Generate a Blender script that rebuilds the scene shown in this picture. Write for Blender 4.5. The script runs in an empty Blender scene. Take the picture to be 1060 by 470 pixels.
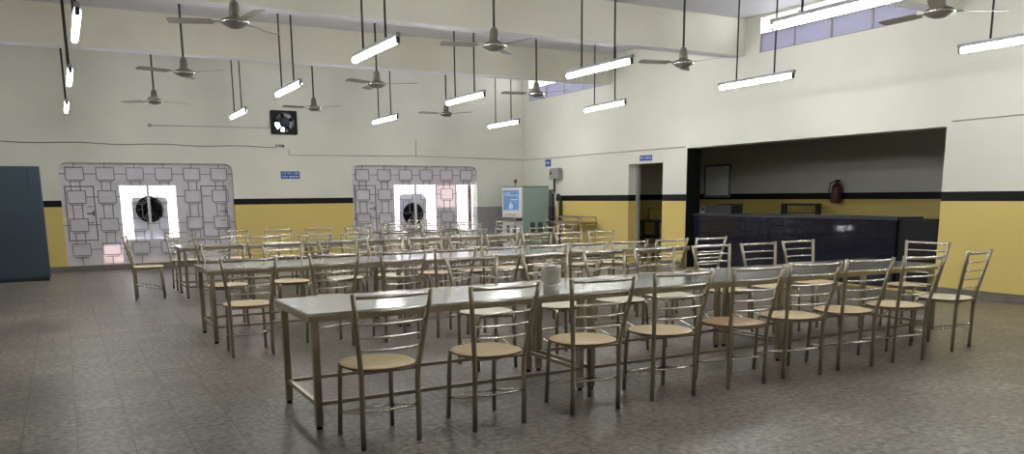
import bpy, bmesh, math, random
from mathutils import Vector, Matrix
random.seed(7)
C = bpy.context.scene.collection
PI = math.pi
# ------------------------------------------------------------------ room measures (metres)
CAM_Z = 1.4504
YB, XR = 18.80, 10.82            # back wall, right wall
XL, YF = -4.2, -5.0              # left wall, wall behind the viewer
CEIL, BEAM = 4.467, 3.844
S1, S2 = 1.448, 1.318            # top and bottom of the black band
WT = 0.33
KX, KY0, KY1 = 14.0, 6.3, 15.65     # serving room behind the right wall

# ------------------------------------------------------------------ materials
def new_mat(name):
    m = bpy.data.materials.new(name); m.use_nodes = True
    n = m.node_tree.nodes; b = n['Principled BSDF']
    return m, n, m.node_tree.links, b

def mat(name, col, rough=0.5, metal=0.0, noise=0.06, scale=8.0, spec=None, bump=0.0, rvar=0.0):
    m, n, l, b = new_mat(name)
    tc = n.new('ShaderNodeTexCoord'); nz = n.new('ShaderNodeTexNoise')
    nz.inputs['Scale'].default_value = scale; nz.inputs['Detail'].default_value = 5
    l.new(tc.outputs['Object'], nz.inputs['Vector'])
    rp = n.new('ShaderNodeValToRGB')
    rp.color_ramp.elements[0].position = 0.3; rp.color_ramp.elements[1].position = 0.7
    rp.color_ramp.elements[0].color = tuple(c*(1-noise) for c in col) + (1,)
    rp.color_ramp.elements[1].color = tuple(min(1, c*(1+noise)) for c in col) + (1,)
    l.new(nz.outputs['Fac'], rp.inputs['Fac']); l.new(rp.outputs['Color'], b.inputs['Base Color'])
    b.inputs['Roughness'].default_value = rough; b.inputs['Metallic'].default_value = metal
    if spec is not None: b.inputs['Specular IOR Level'].default_value = spec
    if rvar:
        mr = n.new('ShaderNodeMapRange'); mr.inputs['To Min'].default_value = rough-rvar; mr.inputs['To Max'].default_value = rough+rvar
        l.new(nz.outputs['Fac'], mr.inputs['Value']); l.new(mr.outputs['Result'], b.inputs['Roughness'])
    if bump:
        bp = n.new('ShaderNodeBump'); bp.inputs['Strength'].default_value = bump; bp.inputs['Distance'].default_value = 0.01
        l.new(nz.outputs['Fac'], bp.inputs['Height']); l.new(bp.outputs['Normal'], b.inputs['Normal'])
    return m

def emit(name, col, strength):
    m, n, l, b = new_mat(name)
    b.inputs['Base Color'].default_value = (*col, 1)
    b.inputs['Emission Color'].default_value = (*col, 1); b.inputs['Emission Strength'].default_value = strength
    return m

CREAM = (0.70, 0.695, 0.625); YEL = (0.68, 0.535, 0.18); BLK = (0.005, 0.005, 0.007); TILE = (0.33, 0.31, 0.32)

def wall_mat(name, axis, grey_rule, dim=1.0):
    """painted wall: cream above, black band, ochre yellow below; grey tiled corner.  axis: 0 = wall runs along X, 1 = along Y"""
    m, n, l, b = new_mat(name)
    CREAM, YEL = [tuple(c*dim for c in q) for q in (globals()['CREAM'], globals()['YEL'])]
    g = n.new('ShaderNodeNewGeometry'); sp = n.new('ShaderNodeSeparateXYZ'); l.new(g.outputs['Position'], sp.inputs[0])
    def math_(op, a, v):
        q = n.new('ShaderNodeMath'); q.operation = op
        if hasattr(a, 'links'): l.new(a, q.inputs[0])
        else: q.inputs[0].default_value = a
        if hasattr(v, 'links'): l.new(v, q.inputs[1])
        else: q.inputs[1].default_value = v
        return q.outputs[0]
    def mix(f, a, c):
        q = n.new('ShaderNodeMix'); q.data_type = 'RGBA'
        l.new(f, q.inputs['Factor'])
        for s, v in ((q.inputs['A'], a), (q.inputs['B'], c)):
            if hasattr(v, 'links'): l.new(v, s)
            else: s.default_value = (*v, 1)
        return q.outputs['Result']
    nz = n.new('ShaderNodeTexNoise'); nz.inputs['Scale'].default_value = 0.9; nz.inputs['Detail'].default_value = 6
    l.new(g.outputs['Position'], nz.inputs['Vector'])
    rp = n.new('ShaderNodeValToRGB'); rp.color_ramp.elements[0].position = .3; rp.color_ramp.elements[1].position = .75
    rp.color_ramp.elements[0].color = (*[c*.93 for c in CREAM], 1); rp.color_ramp.elements[1].color = (*[c*1.04 for c in CREAM], 1)
    l.new(nz.outputs['Fac'], rp.inputs['Fac'])
    ry = n.new('ShaderNodeValToRGB')
    ry.color_ramp.elements[0].color = (*[c*.92 for c in YEL], 1); ry.color_ramp.elements[1].color = (*[c*1.06 for c in YEL], 1)
    l.new(nz.outputs['Fac'], ry.inputs['Fac'])
    z = sp.outputs['Z']; u = sp.outputs['X' if axis == 0 else 'Y']
    col = mix(math_('LESS_THAN', z, S1), rp.outputs['Color'], BLK)
    col = mix(math_('LESS_THAN', z, S2), col, ry.outputs['Color'])
    if grey_rule is not None:
        inside = math_('GREATER_THAN', u, grey_rule)
        low = math_('LESS_THAN', z, 1.18)
        mid = math_('MULTIPLY', inside, math_('LESS_THAN', z, S1+.001))
        col = mix(mid, col, rp.outputs['Color'])
        br = n.new('ShaderNodeTexNoise'); br.inputs['Scale'].default_value = 5; l.new(g.outputs['Position'], br.inputs['Vector'])
        rg = n.new('ShaderNodeValToRGB'); rg.color_ramp.elements[0].color = (*[c*.85 for c in TILE], 1); rg.color_ramp.elements[1].color = (*[c*1.1 for c in TILE], 1)
        l.new(br.outputs['Fac'], rg.inputs['Fac'])
        col = mix(math_('MULTIPLY', inside, low), col, rg.outputs['Color'])
    l.new(col, b.inputs['Base Color'])
    b.inputs['Roughness'].default_value = 0.55; b.inputs['Specular IOR Level'].default_value = .22
    n2 = n.new('ShaderNodeTexNoise'); n2.inputs['Scale'].default_value = 30; l.new(g.outputs['Position'], n2.inputs['Vector'])
    bp = n.new('ShaderNodeBump'); bp.inputs['Strength'].default_value = .08; bp.inputs['Distance'].default_value = .01
    l.new(n2.outputs['Fac'], bp.inputs['Height']); l.new(bp.outputs['Normal'], b.inputs['Normal'])
    return m

def floor_mat():
    m, n, l, b = new_mat('terrazzo_floor')
    g = n.new('ShaderNodeNewGeometry')
    mp = n.new('ShaderNodeMapping'); mp.inputs['Location'].default_value = (0.04, 0.08, 0); l.new(g.outputs['Position'], mp.inputs['Vector'])
    br = n.new('ShaderNodeTexBrick'); br.offset = 0; br.squash = 1
    br.inputs['Scale'].default_value = 1.0; br.inputs['Brick Width'].default_value = 0.30; br.inputs['Row Height'].default_value = 0.30
    br.inputs['Mortar Size'].default_value = 0.005; br.inputs['Mortar Smooth'].default_value = 0.3
    br.inputs['Color1'].default_value = (.84, .83, .82, 1); br.inputs['Color2'].default_value = (1.12, 1.11, 1.10, 1); br.inputs['Mortar'].default_value = (.58, .55, .52, 1)
    l.new(mp.outputs[0], br.inputs['Vector'])
    big = n.new('ShaderNodeTexNoise'); big.inputs['Scale'].default_value = 0.8; big.inputs['Detail'].default_value = 6; big.inputs['Roughness'].default_value = .6
    l.new(g.outputs['Position'], big.inputs['Vector'])
    rp = n.new('ShaderNodeValToRGB'); rp.color_ramp.elements[0].position = .3; rp.color_ramp.elements[1].position = .72
    rp.color_ramp.elements[0].color = (.135, .117, .098, 1); rp.color_ramp.elements[1].color = (.250, .228, .200, 1)
    l.new(big.outputs['Fac'], rp.inputs['Fac'])
    v = n.new('ShaderNodeTexNoise'); v.inputs['Scale'].default_value = 22; v.inputs['Detail'].default_value = 4; v.inputs['Roughness'].default_value = .7
    l.new(g.outputs['Position'], v.inputs['Vector'])
    rs = n.new('ShaderNodeValToRGB'); rs.color_ramp.elements[0].position = .36; rs.color_ramp.elements[1].position = .66
    rs.color_ramp.elements[0].color = (.42, .40, .38, 1); rs.color_ramp.elements[1].color = (1.65, 1.64, 1.60, 1)
    l.new(v.outputs['Fac'], rs.inputs['Fac'])
    def mul(a, c):
        q = n.new('ShaderNodeMix'); q.data_type = 'RGBA'; q.blend_type = 'MULTIPLY'; q.inputs['Factor'].default_value = 1
        l.new(a, q.inputs['A']); l.new(c, q.inputs['B']); return q.outputs['Result']
    l.new(mul(mul(rp.outputs['Color'], rs.outputs['Color']), br.outputs['Color']), b.inputs['Base Color'])
    mr = n.new('ShaderNodeMapRange'); mr.inputs['To Min'].default_value = .26; mr.inputs['To Max'].default_value = .52
    l.new(big.outputs['Fac'], mr.inputs['Value']); l.new(mr.outputs['Result'], b.inputs['Roughness'])
    bp = n.new('ShaderNodeBump'); bp.inputs['Strength'].default_value = .12; bp.inputs['Distance'].default_value = .004
    l.new(v.outputs['Fac'], bp.inputs['Height']); l.new(bp.outputs['Normal'], b.inputs['Normal'])
    return m

M = {}
M['wall_back'] = wall_mat('painted_wall_back', 0, 9.42)
M['wall_right'] = wall_mat('painted_wall_right', 1, 17.15)
M['wall_plain'] = wall_mat('painted_wall', 0, None)
M['wall_kitchen'] = wall_mat('dimmed_kitchen_wall', 0, None, .74)  # hall paint darkened: the serving room's dimness put into the colour
M['floor'] = floor_mat()
M['cream'] = mat('cream_paint', (0.68, 0.66, 0.57), .6, noise=.05, scale=1.2)
M['ceiling'] = mat('ceiling_whitewash', (0.60, 0.595, 0.66), .7, noise=.05, scale=1.0)
M['dark_soffit'] = mat('darkened_kitchen_soffit', (.16, .155, .145), .8, noise=.12, scale=3)  # ceiling colour darkened so the serving room stays dim
M['skirting'] = mat('grey_stone_skirting', (.16, .145, .12), .45, noise=.2, scale=9)
M['steel'] = mat('brushed_steel', (.42, .38, .305), .33, 1.0, noise=.08, scale=14, rvar=.06)
M['steel_bright'] = mat('polished_steel_rail', (.68, .65, .59), .27, 1.0, noise=.06, scale=14)
M['tabletop'] = mat('stainless_tabletop', (.88, .89, .92), .15, 1.0, noise=.04, scale=4, rvar=.03)
M['ply'] = mat('tan_laminate_seat', (.68, .535, .32), .38, noise=.08, scale=30)
M['ply_pale'] = mat('pale_laminate_seat', (.68, .61, .47), .36, noise=.06, scale=30)
M['ply_brown'] = mat('brown_laminate_seat', (.42, .27, .14), .4, noise=.1, scale=30)
M['ply_edge'] = mat('plywood_edge', (.22, .12, .06), .6, noise=.15, scale=40)
M['black'] = mat('black_paint', (.008, .008, .010), .5, noise=.1, spec=.25)
M['rod'] = mat('black_rod', (.010, .010, .010), .6, noise=.1)
M['lilac'] = mat('lilac_grey_panel', (.67, .645, .70), .5, noise=.06, scale=5)
M['lilac_dark'] = mat('grey_board', (.40, .39, .41), .6, noise=.1, scale=6)
M['grille'] = mat('grey_grille_bars', (.22, .21, .235), .5, noise=.1)
M['white_frame'] = mat('white_painted_frame', (.66, .66, .66), .45, noise=.04)
M['brown_frame'] = mat('brown_wood_frame', (.13, .06, .035), .5, noise=.2)
M['batten'] = mat('tube_light_batten', (.30, .30, .31), .5, noise=.05)
M['tube'] = emit('fluorescent_tube', (.985, 1.0, .97), 36.0)
M['fan_body'] = mat('fan_grey_enamel', (.135, .125, .105), .42, noise=.1)
M['fan_blade'] = mat('fan_blade_paint', (.25, .235, .21), .45, noise=.08)
M['fan_rim'] = mat('fan_chrome_rim', (.62, .6, .56), .25, 1.0)
M['granite'] = mat('dark_blue_granite', (.012, .013, .022), .045, noise=.35, scale=60)
M['granite_top'] = mat('granite_slab', (.035, .037, .050), .28, noise=.3, scale=60)
M['cab'] = mat('slate_blue_steel', (.038, .062, .084), .45, noise=.06, scale=2)
M['cab_dark'] = mat('dark_slate_trim', (.018, .028, .035), .5)
M['cooler'] = mat('sea_green_steel', (.275, .365, .325), .42, noise=.04, scale=3)
M['cooler_white'] = mat('white_enamel', (.66, .66, .64), .4, noise=.04)
M['cooler_vent'] = mat('dark_green_vent', (.05, .085, .07), .6)
M['sticker'] = mat('blue_poster', (.10, .27, .60), .4, noise=.35, scale=11)
M['sticker_light'] = mat('pale_blue_poster', (.45, .66, .85), .4, noise=.15, scale=12)
M['sign_blue'] = mat('blue_sign_plate', (.018, .075, .36), .4, noise=.05)
M['sign_white'] = mat('white_sign_lettering', (.70, .76, .88), .5, noise=.03)
M['grey_box'] = mat('grey_meter_box', (.29, .28, .265), .5, noise=.06)
M['pipe'] = mat('grey_conduit', (.40, .385, .35), .5, noise=.06)
M['cable'] = mat('dark_cable', (.12, .11, .10), .6)
M['red'] = mat('extinguisher_red', (.10, .018, .018), .45)
M['mirror_frame'] = mat('slate_frame', (.11, .18, .20), .5)
M['mirror'] = mat('pale_board', (.82, .84, .90), .35, noise=.05, scale=2)
M['dark_metal'] = mat('dark_metal', (.018, .018, .020), .5, 0)
M['jug'] = mat('olive_ribbed_plastic', (.50, .49, .40), .25, noise=.12, scale=20)
M['jug_rim'] = mat('steel_jug_rim', (.60, .60, .56), .2, 1.0)
M['bag_grey'] = mat('grey_plastic', (.24, .24, .25), .5)
M['door_frame'] = mat('pale_steel_frame', (.34, .34, .33), .5)
def glass_like(name, col, alpha_mix):
    """thin tinted pane: part translucent, part clear"""
    m, n, l, b = new_mat(name)
    b.inputs['Base Color'].default_value = (*col, 1); b.inputs['Roughness'].default_value = .35
    nz = n.new('ShaderNodeTexNoise'); nz.inputs['Scale'].default_value = 3
    rp = n.new('ShaderNodeValToRGB'); rp.color_ramp.elements[0].color = (*[c*.92 for c in col], 1); rp.color_ramp.elements[1].color = (*[min(1, c*1.08) for c in col], 1)
    l.new(nz.outputs['Fac'], rp.inputs['Fac'])
    tr = n.new('ShaderNodeBsdfTranslucent'); l.new(rp.outputs['Color'], tr.inputs['Color'])
    l.new(rp.outputs['Color'], b.inputs['Base Color'])
    mx = n.new('ShaderNodeMixShader'); mx.inputs[0].default_value = alpha_mix
    l.new(b.outputs[0], mx.inputs[1]); l.new(tr.outputs[0], mx.inputs[2]); l.new(mx.outputs[0], n['Material Output'].inputs['Surface'])
    return m
M['frosted'] = glass_like('frosted_lilac_pane', (.42, .41, .50), .35)
M['frosted_pink'] = glass_like('frosted_pink_pane', (.74, .66, .66), .30)
M['dimming_white'] = glass_like('sky_dimming_pane', (.92, .92, .94), .36)  # for panes added behind the grilles to tone down the sky
M['frosted_board'] = glass_like('backlit_grey_sheet', (.62, .61, .65), .4)

# ------------------------------------------------------------------ mesh helpers
def add_box(bm, x0, x1, y0, y1, z0, z1, mi=0):
    vs = [bm.verts.new(p) for p in ((x0,y0,z0),(x1,y0,z0),(x1,y1,z0),(x0,y1,z0),(x0,y0,z1),(x1,y0,z1),(x1,y1,z1),(x0,y1,z1))]
    for f in ((0,3,2,1),(4,5,6,7),(0,1,5,4),(1,2,6,5),(2,3,7,6),(3,0,4,7)):
        fc = bm.faces.new([vs[i] for i in f]); fc.material_index = mi
    return vs

def box(x0, x1, y0, y1, z0, z1, bev=0.0):
    bm = bmesh.new(); add_box(bm, x0, x1, y0, y1, z0, z1)
    if bev: bmesh.ops.bevel(bm, geom=bm.edges[:], offset=bev, segments=2, affect='EDGES', profile=.6)
    return bm

def add_tube(bm, pts, r, seg=8, r_end=None, square=False, mi=0, smooth=True):
    """swept tube along a polyline"""
    pts = [Vector(p) for p in pts]; rings = []
    if square: seg = 4
    up0 = None
    for i, p in enumerate(pts):
        if i == 0: t = pts[1]-p
        elif i == len(pts)-1: t = p-pts[i-1]
        else: t = (pts[i+1]-p).normalized()+(p-pts[i-1]).normalized()
        t.normalize()
        if up0 is None:
            up0 = Vector((0,1,0)) if abs(t.z) > .8 else Vector((0,0,1))
        a = t.cross(up0).normalized(); b = a.cross(t).normalized()
        rr = r if r_end is None else r+(r_end-r)*i/(len(pts)-1)
        ring = []
        for k in range(seg):
            an = 2*PI*(k+.5)/seg
            s = rr*(1.4142 if square else 1)
            ring.append(bm.verts.new(p+a*math.cos(an)*s+b*math.sin(an)*s))
        rings.append(ring)
    for i in range(len(rings)-1):
        for k in range(seg):
            f = bm.faces.new((rings[i][k], rings[i][(k+1)%seg], rings[i+1][(k+1)%seg], rings[i+1][k])); f.material_index = mi
            f.smooth = smooth and not square
    f = bm.faces.new(rings[0][::-1]); f.material_index = mi
    f = bm.faces.new(rings[-1]); f.material_index = mi

def tube(pts, r, **k):
    bm = bmesh.new(); add_tube(bm, pts, r, **k); return bm

def add_lathe(bm, prof, seg=24, cx=0, cy=0, mi=0):
    rings = []
    for r, z in prof:
        if r < 1e-6: rings.append([bm.verts.new((cx, cy, z))])
        else: rings.append([bm.verts.new((cx+r*math.cos(2*PI*k/seg), cy+r*math.sin(2*PI*k/seg), z)) for k in range(seg)])
    for a, b in zip(rings, rings[1:]):
        for k in range(seg):
            k2 = (k+1) % seg
            if len(a) == 1 and len(b) == 1: continue
            if len(a) == 1: f = bm.faces.new((a[0], b[k], b[k2]))
            elif len(b) == 1: f = bm.faces.new((a[k], a[k2], b[0]))
            else: f = bm.faces.new((a[k], a[k2], b[k2], b[k]))
            f.smooth = True; f.material_index = mi

def lathe(prof, seg=24, **k):
    bm = bmesh.new(); add_lathe(bm, prof, seg, **k); return bm

def obj(name, bm, m, parent=None, loc=None):
    bmesh.ops.recalc_face_normals(bm, faces=bm.faces[:])
    me = bpy.data.meshes.new(name); bm.to_mesh(me); bm.free()
    for q in (m if isinstance(m, (list, tuple)) else [m]): me.materials.append(q)
    o = bpy.data.objects.new(name, me); C.objects.link(o)
    if parent: o.parent = parent
    if loc: o.location = loc
    return o

def tag(o, label, cat, group=None):
    o['label'] = label; o['category'] = cat
    if group: o['group'] = group
    return o

def thing(name, label, cat, loc=(0,0,0), rz=0, group=None):
    o = bpy.data.objects.new(name, None); C.objects.link(o)
    o.empty_display_size = .1; o.location = loc; o.rotation_euler = (0,0,rz)
    return tag(o, label, cat, group)

def struct(name, bm, m, parent=None, label=None):
    o = obj(name, bm, m, parent)
    if parent is None: o['kind'] = 'structure'
    if label: o['label'] = label
    if parent is None: o['category'] = name.split('_')[0] if not name.startswith('trim') else 'trim'
    return o

def dup(root, loc, rz, label, group=None):
    r = root.copy(); C.objects.link(r); r.location = loc; r.rotation_euler = (0,0,rz); r['label'] = label
    if group: r['group'] = group
    for ch in list(root.children):
        c = ch.copy(); C.objects.link(c); c.parent = r
        for g in ch.children:
            d = g.copy(); C.objects.link(d); d.parent = c
    return r

def rrect(x0, x1, y0, y1, r=0.0, seg=6, corners=(1,1,1,1)):
    """outline (ccw) with optional rounded corners: bl, br, tr, tl"""
    out = []
    for (cx, cy, a0, on) in ((x0,y0,PI,corners[0]), (x1,y0,1.5*PI,corners[1]), (x1,y1,0,corners[2]), (x0,y1,.5*PI,corners[3])):
        if r and on:
            ox = cx+r if cx == x0 else cx-r; oy = cy+r if cy == y0 else cy-r
            out += [(ox+r*math.cos(a0+.5*PI*k/seg), oy+r*math.sin(a0+.5*PI*k/seg)) for k in range(seg+1)]
        else: out.append((cx, cy))
    return out

def circle(cx, cy, r, seg=28): return [(cx+r*math.cos(2*PI*k/seg), cy+r*math.sin(2*PI*k/seg)) for k in range(seg)]

def sheet(outer, holes, thick, to_world):
    """flat plate with holes, extruded; to_world maps (u, v, w) -> xyz, w from 0 to thick"""
    cu = bpy.data.curves.new('plate', 'CURVE'); cu.dimensions = '2D'; cu.fill_mode = 'BOTH'; cu.extrude = thick/2
    for loop in [outer]+list(holes):
        s = cu.splines.new('POLY'); s.points.add(len(loop)-1); s.use_cyclic_u = True
        for p, q in zip(s.points, loop): p.co = (q[0], q[1], 0, 1)
    ob = bpy.data.objects.new('plate', cu); C.objects.link(ob)
    dg = bpy.context.evaluated_depsgraph_get(); me = bpy.data.meshes.new_from_object(ob.evaluated_get(dg))
    bm = bmesh.new(); bm.from_mesh(me)
    bmesh.ops.remove_doubles(bm, verts=bm.verts[:], dist=1e-5)
    for v in bm.verts: v.co = Vector(to_world(v.co.x, v.co.y, v.co.z+thick/2))
    for f in bm.faces: f.smooth = False
    bpy.data.objects.remove(ob); bpy.data.curves.remove(cu); bpy.data.meshes.remove(me)
    return bm

back_map = lambda y0: (lambda u, v, w: (u, y0+w, v))
right_map = lambda x0: (lambda u, v, w: (x0+w, u, v))

# ------------------------------------------------------------------ camera
f, cy, pitch, yaw, roll = 828.03, 349.5, 0.17533, 0.50681, -0.01012
fw = Vector((math.sin(yaw)*math.cos(pitch), math.cos(yaw)*math.cos(pitch), -math.sin(pitch)))
rt = Vector((math.cos(yaw), -math.sin(yaw), 0)); up = rt.cross(fw)
r2 = rt*math.cos(roll)+up*math.sin(roll); u2 = -rt*math.sin(roll)+up*math.cos(roll)
cd = bpy.data.cameras.new('camera'); cam = bpy.data.objects.new('camera', cd); C.objects.link(cam)
mw = Matrix((r2, u2, -fw)).transposed().to_4x4(); mw.translation = Vector((0, 0, CAM_Z)); cam.matrix_world = mw
cd.sensor_fit = 'HORIZONTAL'; cd.sensor_width = 36; cd.lens = f*36/1060
cd.shift_y = (cy-235)/1060; cd.clip_start = .05; cd.clip_end = 200
bpy.context.scene.camera = cam

# ------------------------------------------------------------------ room shell
struct('floor', box(XL, KX, YF, YB, -.12, 0), M['floor'])
struct('ceiling', box(XL-.25, XR+WT, YF-.2, YB+.35, CEIL, CEIL+.15), M['ceiling'])
for k, y in enumerate((14.89, 10.91, 6.95, 2.95, -1.05)):
    bm = bmesh.new()
    vs = add_box(bm, XL, XR, y, y+.28, BEAM, CEIL-.002)
    bm.normal_update()
    for fc in bm.faces:
        if fc.calc_center_median().z < BEAM+.01: fc.material_index = 1
    struct('trim_%d' % (k+1), bm, [M['cream'], M['ceiling']])

# back wall with two rounded niches, the exhaust fan hole and an added, unseen daylight opening behind the cupboard
W1, W2 = (0.03, 3.40), (6.13, 9.45)
NZ0, NZ1 = .10, 2.205
EXF = (4.585, 3.13)
struct('wall_back', sheet([(XL-.25, 0), (XR+WT, 0), (XR+WT, CEIL), (XL-.25, CEIL)],
       [rrect(*W1, NZ0, NZ1, .17, corners=(0,0,1,1)), rrect(*W2, NZ0, NZ1, .17, corners=(0,0,1,1)),
        rrect(EXF[0]-.22, EXF[0]+.22, EXF[1]-.21, EXF[1]+.21), rrect(-3.3, -1.3, .02, .46)], .26, back_map(YB)), M['wall_back'])

# right wall: doorway, serving hatch, clerestory windows
CL = [(7.62, 10.56), (15.18, 18.46)]
CZ0, CZ1 = 3.845, 4.42
struct('wall_right', sheet([(YF, 0), (YB, 0), (YB, CEIL), (YF, CEIL)],
       [rrect(13.07, 14.21, .004, 2.095), rrect(7.03, 12.35, .003, 2.335)]+[rrect(a, b, CZ0, CZ1) for a, b in CL], WT, right_map(XR)), M['wall_right'])
struct('wall_left', box(XL-.25, XL, YF, YB, 0, CEIL), M['wall_plain'])
struct('wall_front', box(XL-.25, XR+WT, YF-.2, YF, 0, CEIL), M['wall_plain'])
# serving room behind the hatch
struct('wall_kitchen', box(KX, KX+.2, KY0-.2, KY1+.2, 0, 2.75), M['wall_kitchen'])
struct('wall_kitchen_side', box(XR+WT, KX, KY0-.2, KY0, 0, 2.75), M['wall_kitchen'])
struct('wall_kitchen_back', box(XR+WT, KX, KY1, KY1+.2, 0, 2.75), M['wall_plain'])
struct('ceiling_kitchen', box(XR+WT, KX+.2, KY0-.2, KY1+.2, 2.751, 2.9), M['dark_soffit'])
# skirtings
def skirt(name, x0, x1, y0, y1): struct(name, box(x0, x1, y0, y1, 0.001, .115), M['skirting'])
skirt('baseboard_back', XL, XR-.001, YB-.022, YB-.001)
skirt('baseboard_right', XR-.022, XR-.001, YF, 7.02)
skirt('baseboard_left', XL+.001, XL+.022, YF, YB-.03)
skirt('baseboard_1', XR-.022, XR-.001, 12.36, 13.06)
skirt('baseboard_2', XR-.022, XR-.001, 14.22, YB-.03)
# black painted jamb of the hatch (far reveal)
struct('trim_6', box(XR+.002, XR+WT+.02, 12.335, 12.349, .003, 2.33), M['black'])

# ------------------------------------------------------------------ niche windows on the back wall
PY = YB+.10                       # face of the grey sheet inside the niche
def niche_window(name, x0, x1, holes, label):
    root = struct(name, sheet(rrect(x0-.02, x1+.02, NZ0-.02, NZ1+.02), holes, .03, back_map(PY)), M['lilac'], None, label)
    return root
def grille(root, x0, x1):
    """ornamental iron grille: rows of squares joined by short bars"""
    bm = bmesh.new(); y = PY-.035; t = .0075
    def hb(a, b, z): add_box(bm, a, b, y-.006, y+.006, z-t, z+t)
    def vb(x, a, b): add_box(bm, x-t, x+t, y-.006, y+.006, a, b)
    n = 6; w = (x1-x0)/n
    for i in range(n):
        cx = x0+w*(i+.5)
        for zc, h in ((1.985, .125), (1.515, .125), (.945, .125), (.44, .12)):
            hw = .165
            hb(cx-hw, cx+hw, zc+h); hb(cx-hw, cx+hw, zc-h); vb(cx-hw, zc-h, zc+h); vb(cx+hw, zc-h, zc+h)
            hb(cx-hw*.8, cx+hw*.8, zc-h-.035)
            if i < n-1: hb(cx+hw, cx+w-hw, zc)
        for a, b in ((1.86-.035, 1.64), (1.355, 1.07), (.785, .56)):
            vb(cx-.085, b, a); vb(cx+.085, b, a)
        vb(cx, NZ1-.10, NZ1)
        vb(cx, NZ0, .285)
    hb(x0, x0+w*.5-.165, 1.985); hb(x1-w*.5+.165, x1, 1.985); hb(x0, x0+w*.5-.165, .945); hb(x1-w*.5+.165, x1, .945)
    obj('grille', bm, M['grille'], root)
def casement(root, xa, xb, za, zb):
    """outline, meeting rail and latch of a closed grey casement"""
    bm = bmesh.new(); y0, y1 = PY-.018, PY-.001
    for a in ((xa, xb, zb-.02, zb), (xa, xb, za, za+.02)): add_box(bm, a[0], a[1], y0, y1, a[2], a[3])
    for a in (xa, xb-.02): add_box(bm, a, a+.02, y0, y1, za+.02, zb-.02)
    s = obj('casement', bm, M['grille'], root)
    bm = bmesh.new(); zc = (za+zb)/2; xe = xb-.03
    add_box(bm, xe-.14, xe, PY-.03, PY-.002, zc-.012, zc+.012); add_box(bm, xe-.03, xe, PY-.05, PY-.002, zc-.05, zc+.05)
    add_box(bm, xe-.12, xe-.02, PY-.03, PY-.002, zc-.20, zc-.185); add_box(bm, xe-.12, xe-.02, PY-.03, PY-.002, zc+.13, zc+.145)
    obj('latch', bm, M['grille'], s)
def bars(root, name, m, rects, y0=None, y1=None):
    bm = bmesh.new()
    for a in rects: add_box(bm, a[0], a[1], PY-.03 if y0 is None else y0, PY+.012 if y1 is None else y1, a[2], a[3])
    return obj(name, bm, m, root)

w1 = niche_window('window_1', *W1, [rrect(1.12, 2.21, .62, 1.74), rrect(.70, 1.08, .14, .52)],
                  'left grilled niche window with one bright central opening')
grille(w1, *W1)
casement(w1, .10, .64, .62, 1.74); casement(w1, 2.72, 3.26, .62, 1.74)
bars(w1, 'mullion', M['white_frame'], [(1.63, 1.685, .62, 1.74)])
bars(w1, 'pane', M['frosted_pink'], [(.70, 1.08, .14, .52)], PY+.008, PY+.018)
bm = sheet(rrect(1.33, 2.03, .60, 1.50, .06, corners=(0,0,1,1)), [circle(1.67, 1.24, .25)], .012, back_map(PY+.05))
obj('backing_sheet', bm, M['frosted_board'], w1)
bars(w1, 'pane', M['dimming_white'], [(1.06, 2.27, .56, 1.80)], PY+.135, PY+.141)  # added pane, dims the sky so the grille bars show

w2 = niche_window('window_2', *W2, [rrect(7.22, 8.32, .62, 1.74), rrect(8.35, 8.88, 1.17, 1.74), rrect(8.92, 9.44, .60, 1.74)],
                  'right grilled niche window with bright openings beside the water cooler')
grille(w2, *W2)
casement(w2, 6.20, 6.74, .62, 1.74)
bars(w2, 'mullion', M['white_frame'], [(7.74, 7.795, .62, 1.74)])
bars(w2, 'pane', M['frosted_pink'], [(8.35, 8.88, 1.17, 1.74)], PY+.008, PY+.018)
bars(w2, 'window_post', M['brown_frame'], [(9.27, 9.34, .60, 1.74)], PY+.03, PY+.10)
bm = sheet(rrect(7.36, 8.08, .60, 1.52, .12, corners=(0,0,1,1)), [circle(7.72, 1.03, .25)], .012, back_map(PY+.05))
obj('backing_sheet', bm, M['frosted_board'], w2)
bars(w2, 'pane', M['dimming_white'], [(7.16, 8.335, .56, 1.80), (8.90, 9.449, .56, 1.80)], PY+.135, PY+.141)  # same added sky-dimming panes behind the bright openings

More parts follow.
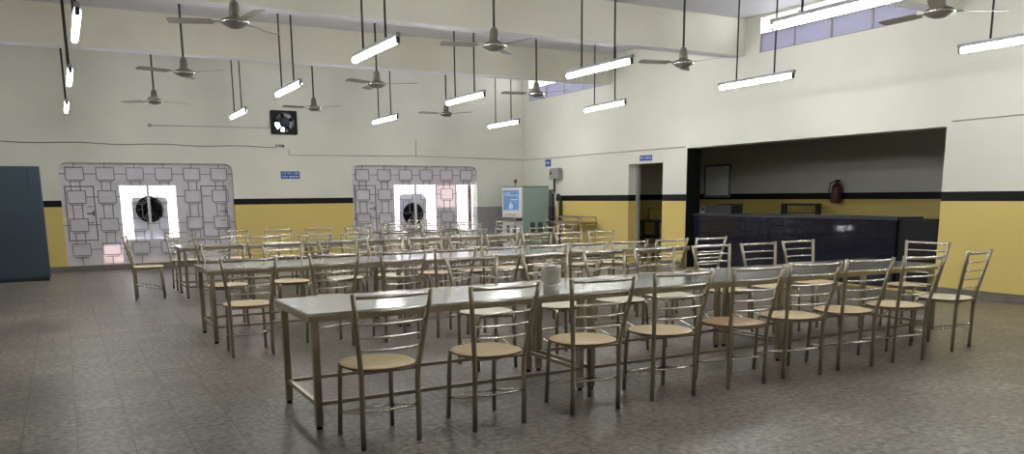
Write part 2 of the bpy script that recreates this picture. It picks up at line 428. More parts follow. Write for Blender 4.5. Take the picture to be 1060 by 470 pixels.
# round ventilators standing in the two windows
def ventilator(x, z, label):
    t = thing('ventilator_fan', label, 'ventilator fan', (x, PY+.07, z), 0, 'round ventilators in the grilled windows')
    bm = bmesh.new(); n = 32
    for (ra, rb, ya, yb) in ((.235, .275, -.03, .10),):
        ring = [[bm.verts.new((r*math.cos(2*PI*k/n), y, r*math.sin(2*PI*k/n))) for k in range(n)] for r, y in ((ra, ya), (rb, ya), (rb, yb), (ra, yb))]
        for i in range(4):
            for k in range(n): bm.faces.new((ring[i][k], ring[i][(k+1)%n], ring[(i+1)%4][(k+1)%n], ring[(i+1)%4][k]))
    obj('housing', bm, M['black'], t)
    bm = bmesh.new(); add_lathe(bm, [(0, -.05), (.07, -.05), (.08, .06), (0, .06)], 20)
    for v in bm.verts: v.co = Vector((v.co.x, v.co.z, v.co.y))
    obj('hub', bm, M['black'], t)
    bm = bmesh.new(); add_lathe(bm, [(0, .10), (.236, .10), (.236, .106), (0, .106)], 28)
    for v in bm.verts: v.co = Vector((v.co.x, v.co.z, v.co.y))
    obj('rear_guard', bm, M['black'], t)
    for k in range(6):
        bm = bmesh.new(); a0 = 2*PI*k/6; prev = None
        for j in range(5):
            a = a0+1.02*j/4
            row = [bm.verts.new((r*math.cos(a), .03+.05*(j/4-.5)*(1), r*math.sin(a))) for r in (.07, .15, .232)]
            if prev:
                for q in range(2): bm.faces.new((prev[q], prev[q+1], row[q+1], row[q]))
            prev = row
        ret = bmesh.ops.solidify(bm, geom=bm.faces[:], thickness=.004)
        obj('blade', bm, M['black'], t)
    return t
ventilator(1.67, 1.24, 'round black ventilator fan in the left grilled window')
ventilator(7.72, 1.03, 'round black ventilator fan in the right grilled window, near the cooler')

# low barred daylight opening behind the cupboard
bm = bmesh.new()
for k in range(9): add_tube(bm, [(-3.15+.22*k, YB+.12, .02), (-3.15+.22*k, YB+.12, .46)], .012, 8)
struct('window_5', bm, M['grille'])

# ------------------------------------------------------------------ clerestory windows, right wall
for k, (a, b) in enumerate(CL):
    n = 4; root = None
    bm = bmesh.new()
    for i in range(n+1):
        y = a+(b-a)*i/n
        add_box(bm, XR+.02, XR+.06, max(a, y-.018), min(b, y+.018), CZ0, 4.155)
    add_box(bm, XR+.02, XR+.06, a, b, 4.14, 4.165); add_box(bm, XR+.01, XR+.07, a, b, CZ0, CZ0+.014)
    for i in (1, 3):
        y = a+(b-a)*i/n; add_box(bm, XR+.10, XR+.13, y-.015, y+.015, 4.165, CZ1)
    root = struct('window_%d' % (k+3), bm, M['batten'])
    for i in range(n):
        y = a+(b-a)*i/n
        obj('pane', box(XR+.03, XR+.042, y+.018, y+(b-a)/n-.018, CZ0+.012, 4.142), M['frosted'], root)

# ------------------------------------------------------------------ chairs
def bow(p0, p1, off, n=7):
    p0, p1, off = Vector(p0), Vector(p1), Vector(off)
    return [p0.lerp(p1, i/(n-1))+off*(1-(2*i/(n-1)-1)**2) for i in range(n)]
CHAIR_N = 'ladder_back_chair'
def post_at(s, z):
    """rear leg and back upright, one bent tube: foot, seat, top"""
    P = [(-.0, .180, -.19, 0), (0, .178, -.195, .40), (0, .184, -.203, .50), (0, .243, -.285, .925)]
    for a, b in zip(P, P[1:]):
        if a[3] <= z <= b[3]:
            t = (z-a[3])/(b[3]-a[3]); return Vector((s*(a[1]+t*(b[1]-a[1])), a[2]+t*(b[2]-a[2]), z))
def make_chair(seat_m):
    t = thing(CHAIR_N, '', 'chair')
    # seat: softly squared round board
    bm = bmesh.new(); n = 40; R = .222
    def ring(r, z, q=2.35):
        return [bm.verts.new((r*math.copysign(abs(math.cos(a))**(2/q), math.cos(a)), r*math.copysign(abs(math.sin(a))**(2/q), math.sin(a))-.012, z)) for a in (2*PI*k/n for k in range(n))]
    rs = [ring(R-.012, .463), ring(R, .467), ring(R, .476), ring(R-.010, .4825), ring(R*.75, .4815), ring(R*.4, .479)]
    mids = [1, 1, 0, 0, 0]
    for i, (a, b) in enumerate(zip(rs, rs[1:])):
        for k in range(n):
            fc = bm.faces.new((a[k], a[(k+1)%n], b[(k+1)%n], b[k])); fc.material_index = mids[i]; fc.smooth = i >= 2
    fc = bm.faces.new(rs[0][::-1]); fc.material_index = 1
    fc = bm.faces.new(rs[-1]); fc.smooth = True
    obj('seat', bm, [seat_m, M['ply_edge']], t)
    bm = bmesh.new(); zf = .454
    add_tube(bm, [(-.176, -.195, zf), (.176, -.195, zf)], .009, 6); add_tube(bm, [(-.168, .165, zf), (.168, .165, zf)], .009, 6)
    for s in (-1, 1): add_tube(bm, [(s*.176, -.195, zf), (s*.168, .165, zf)], .009, 6)
    obj('seat_frame', bm, M['steel'], t)
    for s in (-1, 1):
        pts = [post_at(s, z) for z in (0, .2, .40, .45, .50, .64, .78, .925)]
        obj('rear_leg', tube(pts, .0155, seg=8), M['steel'], t)
        obj('front_leg', tube([(s*.176, .19, 0), (s*.168, .170, .40), (s*.164, .162, .463)], .0145, seg=8), M['steel'], t)
    for i, z in enumerate((.906, .826, .747, .669, .592)):
        a, b = post_at(-1, z), post_at(1, z)
        obj('back_rail', tube(bow(a, b, (0, -.045, 0), 9), .012 if i == 0 else .0075, seg=6), M['steel_bright'], t)
    fz, bz = .14, .225
    FL, FR, BL, BR = (-.173, .183, fz), (.173, .183, fz), (-.179, -.193, bz), (.179, -.193, bz)
    for a, b, o_ in ((FL, FR, (0, .018, 0)), (BL, BR, (0, -.018, 0)), (BL, FL, (-.02, 0, 0)), (BR, FR, (.02, 0, 0))):
        obj('stretcher', tube(bow(a, b, o_, 5), .0072, seg=6), M['steel_bright'], t)
    return t
protos = {'tan': make_chair(M['ply']), 'pale': make_chair(M['ply_pale']), 'brown': make_chair(M['ply_brown'])}
used = {}
def chair(x, y, deg, label, group, kind='tan'):
    p = protos[kind]
    if kind not in used:
        used[kind] = 1; p.location = (x, y, 0); p.rotation_euler = (0, 0, math.radians(deg)); p['label'] = label; p['group'] = group; return p
    return dup(p, (x, y, 0), math.radians(deg), label, group)
ORD = ['leftmost', 'second from left', 'third from left', 'fourth from left', 'fifth from left', 'sixth from left', 'seventh from left', 'eighth from left', 'ninth from left', 'tenth from left', 'eleventh from left']
def chair_row(spots, y, base, side, row, group, kinds=None, dy=None):
    for i, x in enumerate(spots):
        k = (kinds or {}).get(i, 'tan')
        jig = random.uniform(-4, 4); yy = y+(dy or {}).get(i, random.uniform(-.03, .03))
        seat = {'tan': 'tan', 'pale': 'pale', 'brown': 'brown'}[k]
        chair(x, yy, base+jig, 'steel ladder-back chair with %s seat, %s on %s side of %s table row' % (seat, ORD[i], side, row), group, k)

# front row, near side: measured rotations
for i, (x, y, a, k) in enumerate(((1.578, 4.535, 4, 'tan'), (2.31, 4.53, 2, 'tan'), (3.06, 4.52, -4, 'tan'), (3.75, 4.53, -5, 'tan'), (4.46, 4.53, -3, 'brown'), (5.09, 4.53, -9, 'tan'), (5.71, 4.52, -8, 'tan'), (6.35, 4.49, -5, 'tan'))):
    chair(x, y, a, 'steel ladder-back chair with %s seat, %s along near side of front table row' % ('browner' if k == 'brown' else 'tan', ORD[i]), 'chairs on the near side of the front row', k)
chair(7.18, 4.56, 9, 'steel chair with pale seat standing apart at right end of front table row', 'chairs at table ends', 'pale')
chair(7.83, 5.37, 92, 'steel chair at right end of front table, its back towards the yellow wall', 'chairs at table ends')
chair_row([3.12, 3.88, 4.56, 5.16, 5.92, 6.58, 7.26], 6.08, 180, 'far', 'front', 'chairs on the far side of the front row', {0: 'pale', 1: 'pale', 2: 'pale', 3: 'pale'})
chair_row([1.46, 2.25, 2.94, 3.49, 4.05, 4.63, 5.19, 5.78, 6.38, 6.99], 7.80, 0, 'near', 'second', 'chairs on the near side of the second row')
chair_row([1.60, 2.32, 3.00, 3.62, 4.21, 4.78, 5.36, 5.92, 6.46, 7.05], 9.62, 180, 'far', 'second', 'chairs on the far side of the second row', {2: 'pale', 3: 'pale'})
chair_row([1.83, 2.53, 3.24, 3.86, 4.53, 5.2, 5.86, 6.52, 7.2], 12.10, 0, 'near', 'third', 'chairs on the near side of the third row')
chair_row([1.70, 2.54, 3.28, 3.98, 4.70, 5.4, 6.2, 7.0], 13.98, 180, 'far', 'third', 'chairs on the far side of the third row')
chair(1.06, 12.98, -98, 'steel chair seen side-on at left end of third table row, facing right', 'chairs at table ends')
chair(7.98, 12.75, 90, 'steel chair at right end of third table row, facing left', 'chairs at table ends')
chair_row([6.0, 6.7, 7.35], 15.75, 0, 'near', 'rearmost', 'chairs on the near side of the rearmost row')
chair_row([5.95, 6.62, 7.3], 17.35, 180, 'far', 'rearmost', 'chairs on the far side of the rearmost row')

# ------------------------------------------------------------------ tables
def make_table(L, Wd):
    t = thing('steel_table', '', 'table')
    bm = bmesh.new(); add_box(bm, 0, L, 0, Wd, .735, .75)
    bmesh.ops.bevel(bm, geom=bm.edges[:], offset=.003, segments=2, affect='EDGES')
    obj('tabletop', bm, M['tabletop'], t)
    bm = bmesh.new(); z0, z1 = .695, .7345
    add_box(bm, .002, L-.002, .002, .018, z0, z1); add_box(bm, .002, L-.002, Wd-.018, Wd-.002, z0, z1)
    add_box(bm, .002, .018, .018, Wd-.018, z0, z1); add_box(bm, L-.018, L-.002, .018, Wd-.018, z0, z1)
    obj('apron', bm, M['steel'], t)
    for x in (.048, L-.048):
        for y in (.055, Wd-.055):
            lg = obj('leg', box(x-.022, x+.022, y-.022, y+.022, .02, .72, .003), M['steel'], t)
            obj('foot', tube([(x, y, 0), (x, y, .022)], .019, seg=10), M['black'], lg)
    zs = .165
    for x in (.048, L-.048): obj('stretcher', box(x-.014, x+.014, .077, Wd-.077, zs-.014, zs+.014), M['steel'], t)
    for y in (.055, Wd-.055): obj('stretcher', box(.070, L-.070, y-.012, y+.012, zs-.012, zs+.012), M['steel'], t)
    return t
tb = None
def table_row(x0, y0, n, L, Wd, row):
    global tb
    names = {3: ['left', 'middle', 'right'], 1: ['only']}[n]
    for i in range(n):
        lb = 'long stainless steel table, %s one of the %s row' % (names[i], row) if n > 1 else 'stainless steel table nearest the right grilled window, rearmost row'
        if tb is None:
            tb = make_table(L, Wd); tb.location = (x0, y0, 0); tb['label'] = lb; tb['group'] = 'stainless steel dining tables'
        else: dup(tb, (x0+i*(L+.004), y0, 0), 0, lb, 'stainless steel dining tables')
TL, TW = 2.085, .88
table_row(1.262, 4.84, 3, TL, TW, 'front')
table_row(1.215, 8.42, 3, TL, TW, 'second')
table_row(1.49, 12.60, 3, TL, TW, 'third')
table_row(5.6, 16.15, 1, TL, TW, 'rearmost')
chair(8.38, 15.62, 3, 'steel chair standing alone in front of the water cooler', 'chairs at table ends')

# jug on the front table
t = thing('water_jug', 'olive ribbed jug with steel rim standing on the front table', 'jug', (3.13, 5.03, .7505))
bm = bmesh.new(); prof = [(0, 0), (.060, 0), (.062, .045), (.056, .055), (.058, .06), (.070, .075), (.072, .165), (.069, .175), (0, .175)]
add_lathe(bm, prof, 28)
for v in bm.verts:
    r = math.hypot(v.co.x, v.co.y)
    if r > .05 and v.co.z > .06:
        a = math.atan2(v.co.y, v.co.x); s = 1+.03*math.cos(14*a); v.co.x *= s; v.co.y *= s
obj('body', bm, M['jug'], t)
obj('rim', lathe([(.066, .170), (.076, .170), (.077, .188), (.070, .190), (.066, .182)], 28), M['jug_rim'], t)
obj('band', lathe([(.0585, .046), (.064, .046), (.064, .058), (.0585, .058)], 28), M['jug_rim'], t)

# ------------------------------------------------------------------ hanging tube lights
def make_light():
    t = thing('hanging_tube_light', '', 'tube light')
    L = 1.45; bm = box(-.022, .022, -L/2, L/2, .022, .062, .004)
    obj('batten', bm, M['batten'], t)
    obj('tube', tube([(0, -L/2+.045, -.010), (0, L/2-.045, -.010)], .030, seg=14), M['tube'], t)
    for s in (-1, 1):
        obj('lamp_holder', box(-.020, .020, s*(L/2-.030)-.013, s*(L/2-.030)+.013, -.042, .0225, .003), M['dark_metal'], t)
        obj('rod', tube([(0, s*.36, .058), (0, s*.36, 0)], .0115, seg=8), M['rod'], t)
    return t
LZ = 3.03
lt = make_light()
rods = [c for c in lt.children if c.name.startswith('rod')]
for r in rods:
    for v in r.data.vertices:
        if v.co.z < .03: v.co.z = CEIL-.001-LZ
first = True
def light(x, y, lb, rz=0):
    global first
    if first: first = False; lt.location = (x, y, LZ); lt['label'] = lb; lt['group'] = 'hanging tube lights'
    else: dup(lt, (x, y, LZ), rz, lb, 'hanging tube lights')
for y, xs in ((8.70, (.28, 3.15, 6.11, 8.84)), (12.25, (.262, 3.08, 5.96, 8.76)), (16.15, (.252, 3.10, 6.02, 8.80))):
    rn = {8.70: 'second', 12.25: 'third', 16.15: 'farthest'}[y]
    for i, x in enumerate(xs):
        light(x, y, 'lit white tube light on two black rods, %s in the %s row' % (['leftmost', 'second from left', 'third from left', 'rightmost'][i], rn), -.09 if (i == 3 and rn == 'third') else 0)
light(6.13, 5.12, 'lit tube light cut by the top edge in front of the clerestory')
light(9.08, 5.12, 'lit tube light cut by the right edge, nearest on the right')
light(3.14, 5.12, 'lit tube light of the nearest row above the front left')
for x in (3.14, 6.13, 9.08): light(x, 1.4, 'lit tube light of the unseen row added above the viewer')  # unseen row continuing the grid, added to brighten the foreground

# ------------------------------------------------------------------ ceiling fans
def make_fan(FZ):
    t = thing('ceiling_fan', '', 'ceiling fan')
    obj('rod', tube([(0, 0, .17), (0, 0, CEIL-.001-FZ)], .0145, seg=8), M['rod'], t)
    obj('canopy', lathe([(.012, .215), (.030, .205), (.046, .175), (.054, .115), (.060, .055), (.02, .05)], 20), M['fan_body'], t)
    bm = bmesh.new()
    add_lathe(bm, [(0, .055), (.075, .052), (.125, .028), (.142, .006), (.130, -.008), (.085, -.034), (.05, -.048), (0, -.052)], 32)
    md = obj('motor_housing', bm, M['fan_body'], t)
    obj('rim', lathe([(.134, .011), (.1465, .004), (.134, -.007)], 32), M['fan_rim'], md)
    for k in range(3):
        a = 2*PI*k/3+.35
        bm = bmesh.new()
        prev = None
        for (r, w) in ((.12, .035), (.20, .04), (.22, .062), (.45, .066), (.60, .066), (.632, .05)):
            row = []
            for (q, zz) in ((-1, .0), (1, .0)):
                u = Vector((math.cos(a), math.sin(a), 0)); s = Vector((-math.sin(a), math.cos(a), 0))
                p = u*r+s*(q*w); tilt = math.tan(math.radians(10))*q*w if r > .21 else 0
                row.append([bm.verts.new((p.x, p.y, .012+tilt+d)) for d in (-.003, .003)])
            if prev:
                for (i, j) in (((0, 0), (1, 0)), ((1, 0), (1, 1)), ((1, 1), (0, 1)), ((0, 1), (0, 0))):
                    bm.faces.new((prev[i[0]][i[1]], prev[j[0]][j[1]], row[j[0]][j[1]], row[i[0]][i[1]]))
            else: bm.faces.new((row[0][0], row[0][1], row[1][1], row[1][0]))
            prev = row
        bm.faces.new((prev[0][0], prev[1][0], prev[1][1], prev[0][1]))
        obj('blade', bm, M['fan_blade'], t)
    return t
FZ = 3.15
fan0 = make_fan(FZ); nf = 0
def fan(x, y, rz, lb):
    global nf
    if nf == 0: fan0.location = (x, y, FZ); fan0.rotation_euler = (0, 0, rz); fan0['label'] = lb; fan0['group'] = 'ceiling fans'
    else: dup(fan0, (x, y, FZ), rz, lb, 'ceiling fans')
    nf += 1
for y, xs, rn in ((8.55, (1.67, 4.55, 7.38), 'nearer'), (12.15, (1.655, 4.42, 7.27), 'middle'), (15.82, (1.625, 4.46, 7.26), 'farthest')):
    for i, x in enumerate(xs): fan(x, y, random.uniform(0, 2), 'grey three-blade ceiling fan, %s of the %s row of three' % (['left', 'middle', 'right'][i], rn))
fan(7.58, 5.1, 1.22, 'grey ceiling fan cut by the top edge at upper right')

# ------------------------------------------------------------------ exhaust fan high on the back wall
t = thing('exhaust_fan', 'square black exhaust fan high on the back wall, daylight between its blades', 'exhaust fan', (EXF[0], YB-.001, EXF[1]))
bm = sheet(rrect(-.295, .295, -.265, .265, .03), [circle(0, 0, .215)], .05, lambda u, v, w: (u, -w-.002, v))
obj('frame', bm, M['black'], t)
obj('duct', sheet(rrect(-.219, .219, -.209, .209), [circle(0, 0, .2)], .25, lambda u, v, w: (u, w+.002, v)), M['black'], t)
bm = bmesh.new(); n = 28
ring = [[bm.verts.new((r*math.cos(2*PI*k/n), y, r*math.sin(2*PI*k/n))) for k in range(n)] for r, y in ((.216, -.05), (.225, -.05), (.225, -.085), (.216, -.085))]
for i in range(4):
    for k in range(n): bm.faces.new((ring[i][k], ring[i][(k+1)%n], ring[(i+1)%4][(k+1)%n], ring[(i+1)%4][k]))
obj('shroud', bm, M['black'], t)
bm = bmesh.new(); add_lathe(bm, [(0, .0), (.10, .0), (.11, .03), (.11, .13), (0, .15)], 20)
for v in bm.verts: v.co = Vector((v.co.x, -v.co.z-.0, v.co.y))
hd = bmesh.new(); add_box(hd, -.26, .26, .36, .40, .03, .30); add_box(hd, .10, .26, .34, .3595, -.26, .30)
obj('rain_hood', hd, M['dark_metal'], t)
obj('motor', bm, mat('exhaust_motor_blue', (.03, .04, .06), .5), t)
for k in range(5):
    bm = bmesh.new(); a0 = 2*PI*k/5+.2; prev = None
    for j in range(4):
        a = a0+.42*j/3; row = [bm.verts.new((r*math.cos(a), .03+.03*(j/3-.5), r*math.sin(a))) for r in (.09, .205)]
        if prev: bm.faces.new((prev[0], prev[1], row[1], row[0]))
        prev = row
    bmesh.ops.solidify(bm, geom=bm.faces[:], thickness=.003)
    obj('blade', bm, M['black'], t)
bm = bmesh.new()
for k in range(3): add_tube(bm, [(.09*math.cos(k*2.09+.5), -.06, .09*math.sin(k*2.09+.5)), (.218*math.cos(k*2.09+.5), -.06, .218*math.sin(k*2.09+.5))], .008, 6)
obj('bracket', bm, M['black'], t)

# ------------------------------------------------------------------ signs (lettering too small to read: rows of white marks)
def sign(name, label, centre, w, h, rows, right=False):
    t = thing(name, label, 'sign', centre, 0 if not right else PI/2*-1)
    obj('plate', box(-w/2, w/2, -.012, -.001, -h/2, h/2, .002), M['sign_blue'], t)
    bm = bmesh.new(); rnd = random.Random(len(label))
    for k in range(rows):
        zc = h*(.5-(k+.6)/(rows+.2)); lh = h/(rows+.2)*.24
        x = -w*.42
        while x < w*.40:
            wd = rnd.uniform(.010, .022)
            add_box(bm, x, x+.006, -.0135, -.0118, zc-lh, zc+lh); add_box(bm, x, x+wd, -.0135, -.0118, zc+lh*.5, zc+lh)
            if rnd.random() > .5: add_box(bm, x+wd-.005, x+wd, -.0135, -.0118, zc-lh, zc+lh)
            x += wd+rnd.choice((.008, .009, .03))
    obj('lettering', bm, M['sign_white'], t)
sign('wall_sign', 'small blue sign with two rows of white lettering on back wall between the niches', (4.67, YB, 1.97), .43, .165, 2)
sign('door_sign', 'narrow blue sign with white lettering above the doorway', (XR, 13.62, 2.205), .40, .11, 1, True)
sign('notice_sign', 'little square blue sign above the water cooler on right wall', (XR, 17.52, 2.255), .26, .17, 1, True)

# ------------------------------------------------------------------ water cooler in the corner
t = thing('water_cooler', 'sea-green steel water cooler with white front and blue poster in the corner', 'water cooler', (9.86, 17.2, 0))
w, d, h = .77, .98, 1.66
obj('body', box(0.03, w, 0, d, .06, h, .008), M['cooler'], t)
obj('top', box(-.005, w+.005, -.005, d+.005, h, h+.02, .004), M['cooler_vent'], t)
obj('front_panel', box(-.012, .03, .005, d-.005, .92, h-.005, .004), M['cooler_white'], t)
obj('lower_panel', box(-.005, .03, .005, d-.005, .06, .84, .004), M['cooler_white'], t)
ps = obj('poster', box(-.0155, -.0122, .12, d-.06, 1.10, h-.07), M['sticker'], t)
bm = bmesh.new()
for (a, b, c, e) in ((.42, .62, 1.13, 1.24), (.50, .58, 1.24, 1.30), (.15, .50, 1.35, 1.37), (.16, .88, 1.46, 1.475), (.55, .85, 1.51, 1.53)): add_box(bm, -.0168, -.0150, a, b, c, e)
obj('poster_print', bm, M['sticker_light'], ps)
tr = obj('drip_tray', box(-.16, -.005, -.02, d+.02, .845, .915, .006), mat('brown_tray', (.09, .06, .05), .5), t)
for y in (.30, .50, .70):
    bm = bmesh.new(); add_tube(bm, [(-.012, y, 1.0), (-.07, y, 1.0), (-.085, y, .96)], .011, 8); obj('tap', bm, M['jug_rim'], t)
for y in (.28, .62): obj('vent', box(-.009, -.0045, y, y+.13, .35, .72), M['cooler_vent'], t)
for x in (.24, .46): obj('vent', box(x, x+.13, -.005, .0015, .42, .80), M['cooler_vent'], t)
for x in (.08, w-.08):
    for y in (.08, d-.08): obj('foot', tube([(x, y, 0), (x, y, .065)], .025, seg=10), M['black'], t)
t = thing('tap_fitting', 'small brown tap fitting standing on top of the water cooler', 'fitting', (10.0, 17.75, 1.681))
obj('stem', tube([(0, 0, 0), (0, 0, .09)], .012), M['brown_frame'], t); obj('head', box(-.03, .03, -.03, .03, .09, .17, .008), M['brown_frame'], t)

# meter and pipes on the right wall beside the cooler
t = thing('water_purifier', 'grey wall-mounted purifier box with pipe above the cooler', 'purifier box', (XR, 17.06, 1.98))
obj('case', box(-.13, -.001, -.21, .21, -.13, .11, .012), M['grey_box'], t)
obj('display', box(-.134, -.1295, .10, .17, -.02, .05), M['black'], t)
obj('lid', box(-.12, -.002, -.17, .17, .112, .135, .006), M['grey_box'], t)
obj('pipe', tube([(-.05, .10, -.125), (-.05, .10, -.40), (-.05, .16, -.44), (-.05, .16, -.9), (-.05, .16, -1.2)], .022), M['dark_metal'], t)
obj('valve', box(-.10, -.01, .11, .26, -.47, -.38, .012), M['grey_box'], t)
tag(obj('drain_pipe', tube([(XR-.06, 16.86, .01), (XR-.06, 16.86, 1.40), (XR-.06, 16.98, 1.46)], .045), M['dark_metal']), 'dark vertical pipe on right wall between cooler and yellow wall', 'pipe')

# steel serving stand against the right wall
t = thing('serving_stand', 'brown steel stand with shelf and guard rail along the yellow wall', 'stand', (10.28, 15.25, 0))
L, Wd = 1.50, .45
for x in (.02, Wd-.02):
    for y in (.02, L/2, L-.02): obj('leg', tube([(x, y, 0), (x, y, .96)], .016), M['steel'], t)
obj('shelf', box(0, Wd, 0, L, .80, .845, .004), mat('brown_steel_shelf', (.26, .21, .15), .35, .8), t)
obj('lower_shelf', box(.02, Wd-.02, .02, L-.02, .25, .27, .004), M['steel'], t)
for x in (.02, Wd-.02): obj('guard_rail', tube([(x, .02, .955), (x, L-.02, .955)], .012), M['steel'], t)

# ------------------------------------------------------------------ serving hatch counter
ct = thing('serving_counter', 'long dark granite serving counter filling the hatch in right wall', 'counter', (10.98, 7.10, 0))
obj('front_panel', box(.02, .08, .72, 5.22, 0, 1.03), M['granite'], ct)
obj('countertop', box(0, .62, .70, 5.225, 1.031, 1.072, .006), M['granite_top'], ct)
obj('side_panel', box(.06, .10, .09, .71, 0, 1.06), M['black'], ct)
obj('back_panel', box(.56, .60, .72, 5.22, .0, 1.03), M['granite'], ct)
# things on the counter
t = thing('cash_box', 'dark box with sloping lid on the far end of the granite counter', 'box', (11.28, 11.42, 1.0725))
bm = bmesh.new(); vs = add_box(bm, -.15, .15, 0, .72, 0, .17)
vs[4].co.z = .14; vs[5].co.z = .16
obj('body', bm, M['dark_metal'], t); obj('lid', box(-.16, .16, -.01, .40, .175, .19, .004), M['black'], t)
t = thing('card_machine', 'small grey plastic box beside dark box on granite counter', 'box', (11.28, 12.17, 1.0725))
obj('body', box(-.11, .11, 0, .14, 0, .12, .02), M['bag_grey'], t); obj('screen', box(-.112, -.109, .03, .11, .05, .10), M['dark_metal'], t)

# ------------------------------------------------------------------ serving room
t = thing('framed_board', 'pale board in slate frame on the wall inside the serving hatch', 'board', (KX, 14.84, 1.76))
obj('board', box(-.025, -.004, -.40, .40, -.35, .35), M['mirror'], t)
bm = sheet(rrect(-.44, .44, -.395, .395), [rrect(-.395, .395, -.345, .345)], .03, lambda u, v, w: (-.035+w, u, v)); obj('frame', bm, M['mirror_frame'], t)
for v in list(t.children): pass
t = thing('fire_extinguisher', 'red fire extinguisher hanging on dark wall inside the hatch', 'fire extinguisher', (KX-.12, 11.28, 1.24))
obj('cylinder', lathe([(0, 0), (.095, 0), (.105, .02), (.105, .30), (.085, .36), (.035, .40), (.03, .43), (0, .43)], 20), M['red'], t)
obj('valve', box(-.03, .03, -.05, .04, .425, .47, .006), M['dark_metal'], t)
obj('hose', tube([(0, .04, .44), (-.04, .13, .40), (-.05, .15, .25), (-.05, .12, .1)], .013), M['dark_metal'], t)
obj('bracket', box(.08, .1205, -.05, .05, .15, .30), M['dark_metal'], t)
t = thing('metal_rack', 'black metal rack frame standing behind the granite counter', 'rack', (13.55, 11.45, 0))
for y in (.03, .93):
    for x in (0, .10): obj('post', box(x-.02, x+.02, y-.025, y+.025, 0, 1.235), M['dark_metal'], t)
for x in (0, .10): obj('top_bar', box(x-.02, x+.02, .055, .905, 1.19, 1.235), M['dark_metal'], t)
obj('shelf', box(-.02, .12, .0551, .9049, 1.03, 1.05), M['dark_metal'], t)
for y in (.25, .68): obj('hook', tube([(-.022, y, 1.20), (-.05, y, 1.17), (-.05, y, 1.14)], .006, seg=6), M['dark_metal'], t)
t = thing('dark_table', 'dark metal table seen through the open doorway', 'table', (11.75, 14.4, 0))
obj('tabletop', box(0, .6, 0, 1.2, .83, .86, .004), M['dark_metal'], t)
for x in (.04, .56):
    for y in (.05, .6, 1.15): obj('leg', box(x-.02, x+.02, y-.02, y+.02, 0, .83), M['dark_metal'], t)
for x in (.04, .56): obj('crossbar', box(x-.012, x+.012, .07, 1.13, .46, .50), M['dark_metal'], t)
obj('back_frame', tube([(.56, .25, .86), (.56, .25, 1.12), (.56, .95, 1.12), (.56, .95, .86)], .012, seg=6), M['dark_metal'], t)

# doorway frame
d1 = struct('door_1', box(XR+.20, XR+.26, 14.145, 14.205, .005, 2.09), M['door_frame'])
obj('frame', box(XR+.20, XR+.26, 13.075, 13.12, .005, 2.09), M['door_frame'], d1)

# ------------------------------------------------------------------ cupboard at far left
t = thing('steel_cupboard', 'tall slate-blue steel cupboard at left edge before the back wall', 'cupboard', (-2.05, 16.95, 0))
w, d, h = 1.78, .50, 2.06
obj('body', box(0, w, .02, d, .06, h, .006), M['cab'], t)
for k in range(2):
    dr = obj('door', box(.012+k*(w/2-.004), w/2-.004+k*(w/2-.008), 0, .0195, .08, h-.015, .004), M['cab'], t)
    obj('handle', box(w-.20-k*0 if k else w/2-.06, (w-.185) if k else w/2-.045, -.012, -.0005, 1.70, 2.02, .003), M['cab_dark'], dr)
obj('plinth', box(.02, w-.02, .03, d-.02, 0, .06), M['cab_dark'], t)

# ------------------------------------------------------------------ conduits, cables and small fittings
tag(obj('conduit', tube([(4.67, YB-.0111, 2.56), (4.67, YB-.0111, 2.42), (7.75, YB-.0111, 2.44), (10.80, YB-.0111, 2.39)], .011, seg=6), M['pipe']), 'thin pale conduit along back wall from the camera to the corner', 'conduit')
tag(obj('conduit', tube([(7.78, YB-.010, 2.82), (7.78, YB-.010, 2.45)], .009, seg=6), M['pipe']), 'short vertical conduit above the right grilled window', 'conduit')
tag(obj('conduit', tube([(XR-.010, 18.75, 2.38), (XR-.010, 17.2, 2.37), (XR-.010, 15.2, 2.375), (XR-.010, 12.4, 2.362)], .011, seg=6), M['pipe']), 'thin conduit along right wall from corner to the hatch', 'conduit')
tag(obj('conduit', tube([(XR-.0085, 6.95, 2.40), (XR-.0085, 4.5, 2.41), (XR-.0085, 2.5, 2.41)], .009, seg=6), M['pipe']), 'thin conduit on right wall right of the hatch', 'conduit')
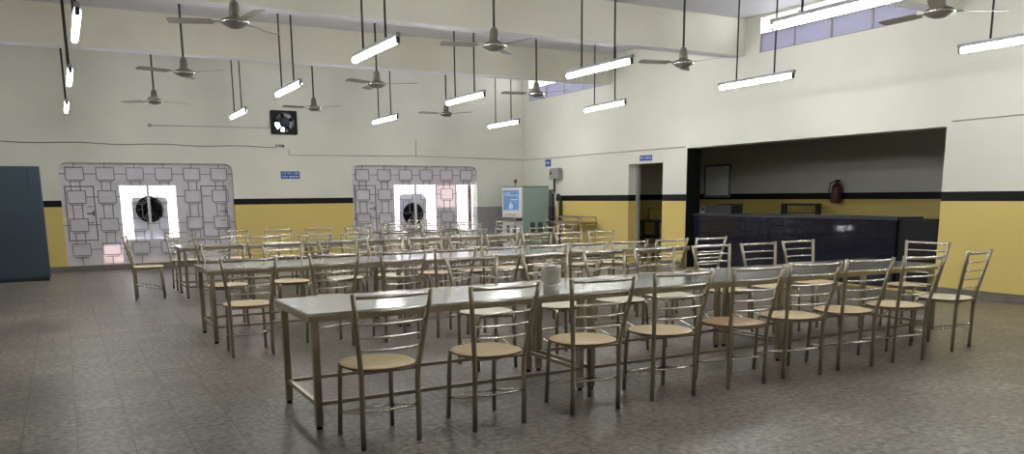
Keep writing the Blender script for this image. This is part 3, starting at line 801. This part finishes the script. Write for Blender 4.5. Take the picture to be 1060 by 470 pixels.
tag(obj('conduit', tube([(1.83, YB-.0075, 2.985), (3.1, YB-.0075, 3.0), (4.28, YB-.0075, 3.0)], .008, seg=6), M['pipe']), 'thin conduit on back wall ending at the exhaust fan', 'conduit')
pts = []
for i in range(24):
    x = -3.2+i*.33; pts.append((x, YB-.0075, 2.60-.012*i/24+.014*math.sin(i*1.3)))
tag(obj('cable', tube(pts, .008, seg=6), M['cable']), 'slack dark cable strung along back wall above the left niche', 'cable')
t = thing('junction_box', 'small round junction box at left end of upper back wall conduit', 'junction box', (1.80, YB, 2.985))
obj('box', box(-.04, .04, -.035, .0005, -.035, .035, .01), M['pipe'], t); obj('cover', box(-.025, .025, -.040, -.0345, -.02, .02, .002), M['grey_box'], t)
t = thing('security_camera', 'small security camera with dark lens under the exhaust fan', 'security camera', (4.47, YB, 2.62))
obj('base', box(-.10, .0, -.05, -.001, -.03, .03, .008), M['pipe'], t)
obj('head', tube([(0, -.03, 0), (.05, -.10, -.01)], .035, seg=12), M['pipe'], t); obj('lens', tube([(.05, -.10, -.01), (.06, -.115, -.012)], .026, seg=12), M['black'], t)

# ------------------------------------------------------------------ daylight and colour management
w = bpy.data.worlds.new('overcast_sky'); bpy.context.scene.world = w; w.use_nodes = True
nt = w.node_tree; bg = nt.nodes['Background']
tc = nt.nodes.new('ShaderNodeTexCoord'); sp = nt.nodes.new('ShaderNodeSeparateXYZ'); nt.links.new(tc.outputs['Generated'], sp.inputs[0])
rp = nt.nodes.new('ShaderNodeValToRGB'); rp.color_ramp.elements[0].position = .0; rp.color_ramp.elements[1].position = .35
rp.color_ramp.elements[0].color = (.93, .93, .95, 1); rp.color_ramp.elements[1].color = (.90, .95, 1, 1)
nt.links.new(sp.outputs['Z'], rp.inputs['Fac']); nt.links.new(rp.outputs['Color'], bg.inputs['Color'])
bg.inputs['Strength'].default_value = 6.0
sc = bpy.context.scene
vs = sc.view_settings; vs.view_transform = 'Standard'; vs.look = 'None'; vs.exposure = 1.0; vs.gamma = 1.0; vs.use_curve_mapping = False
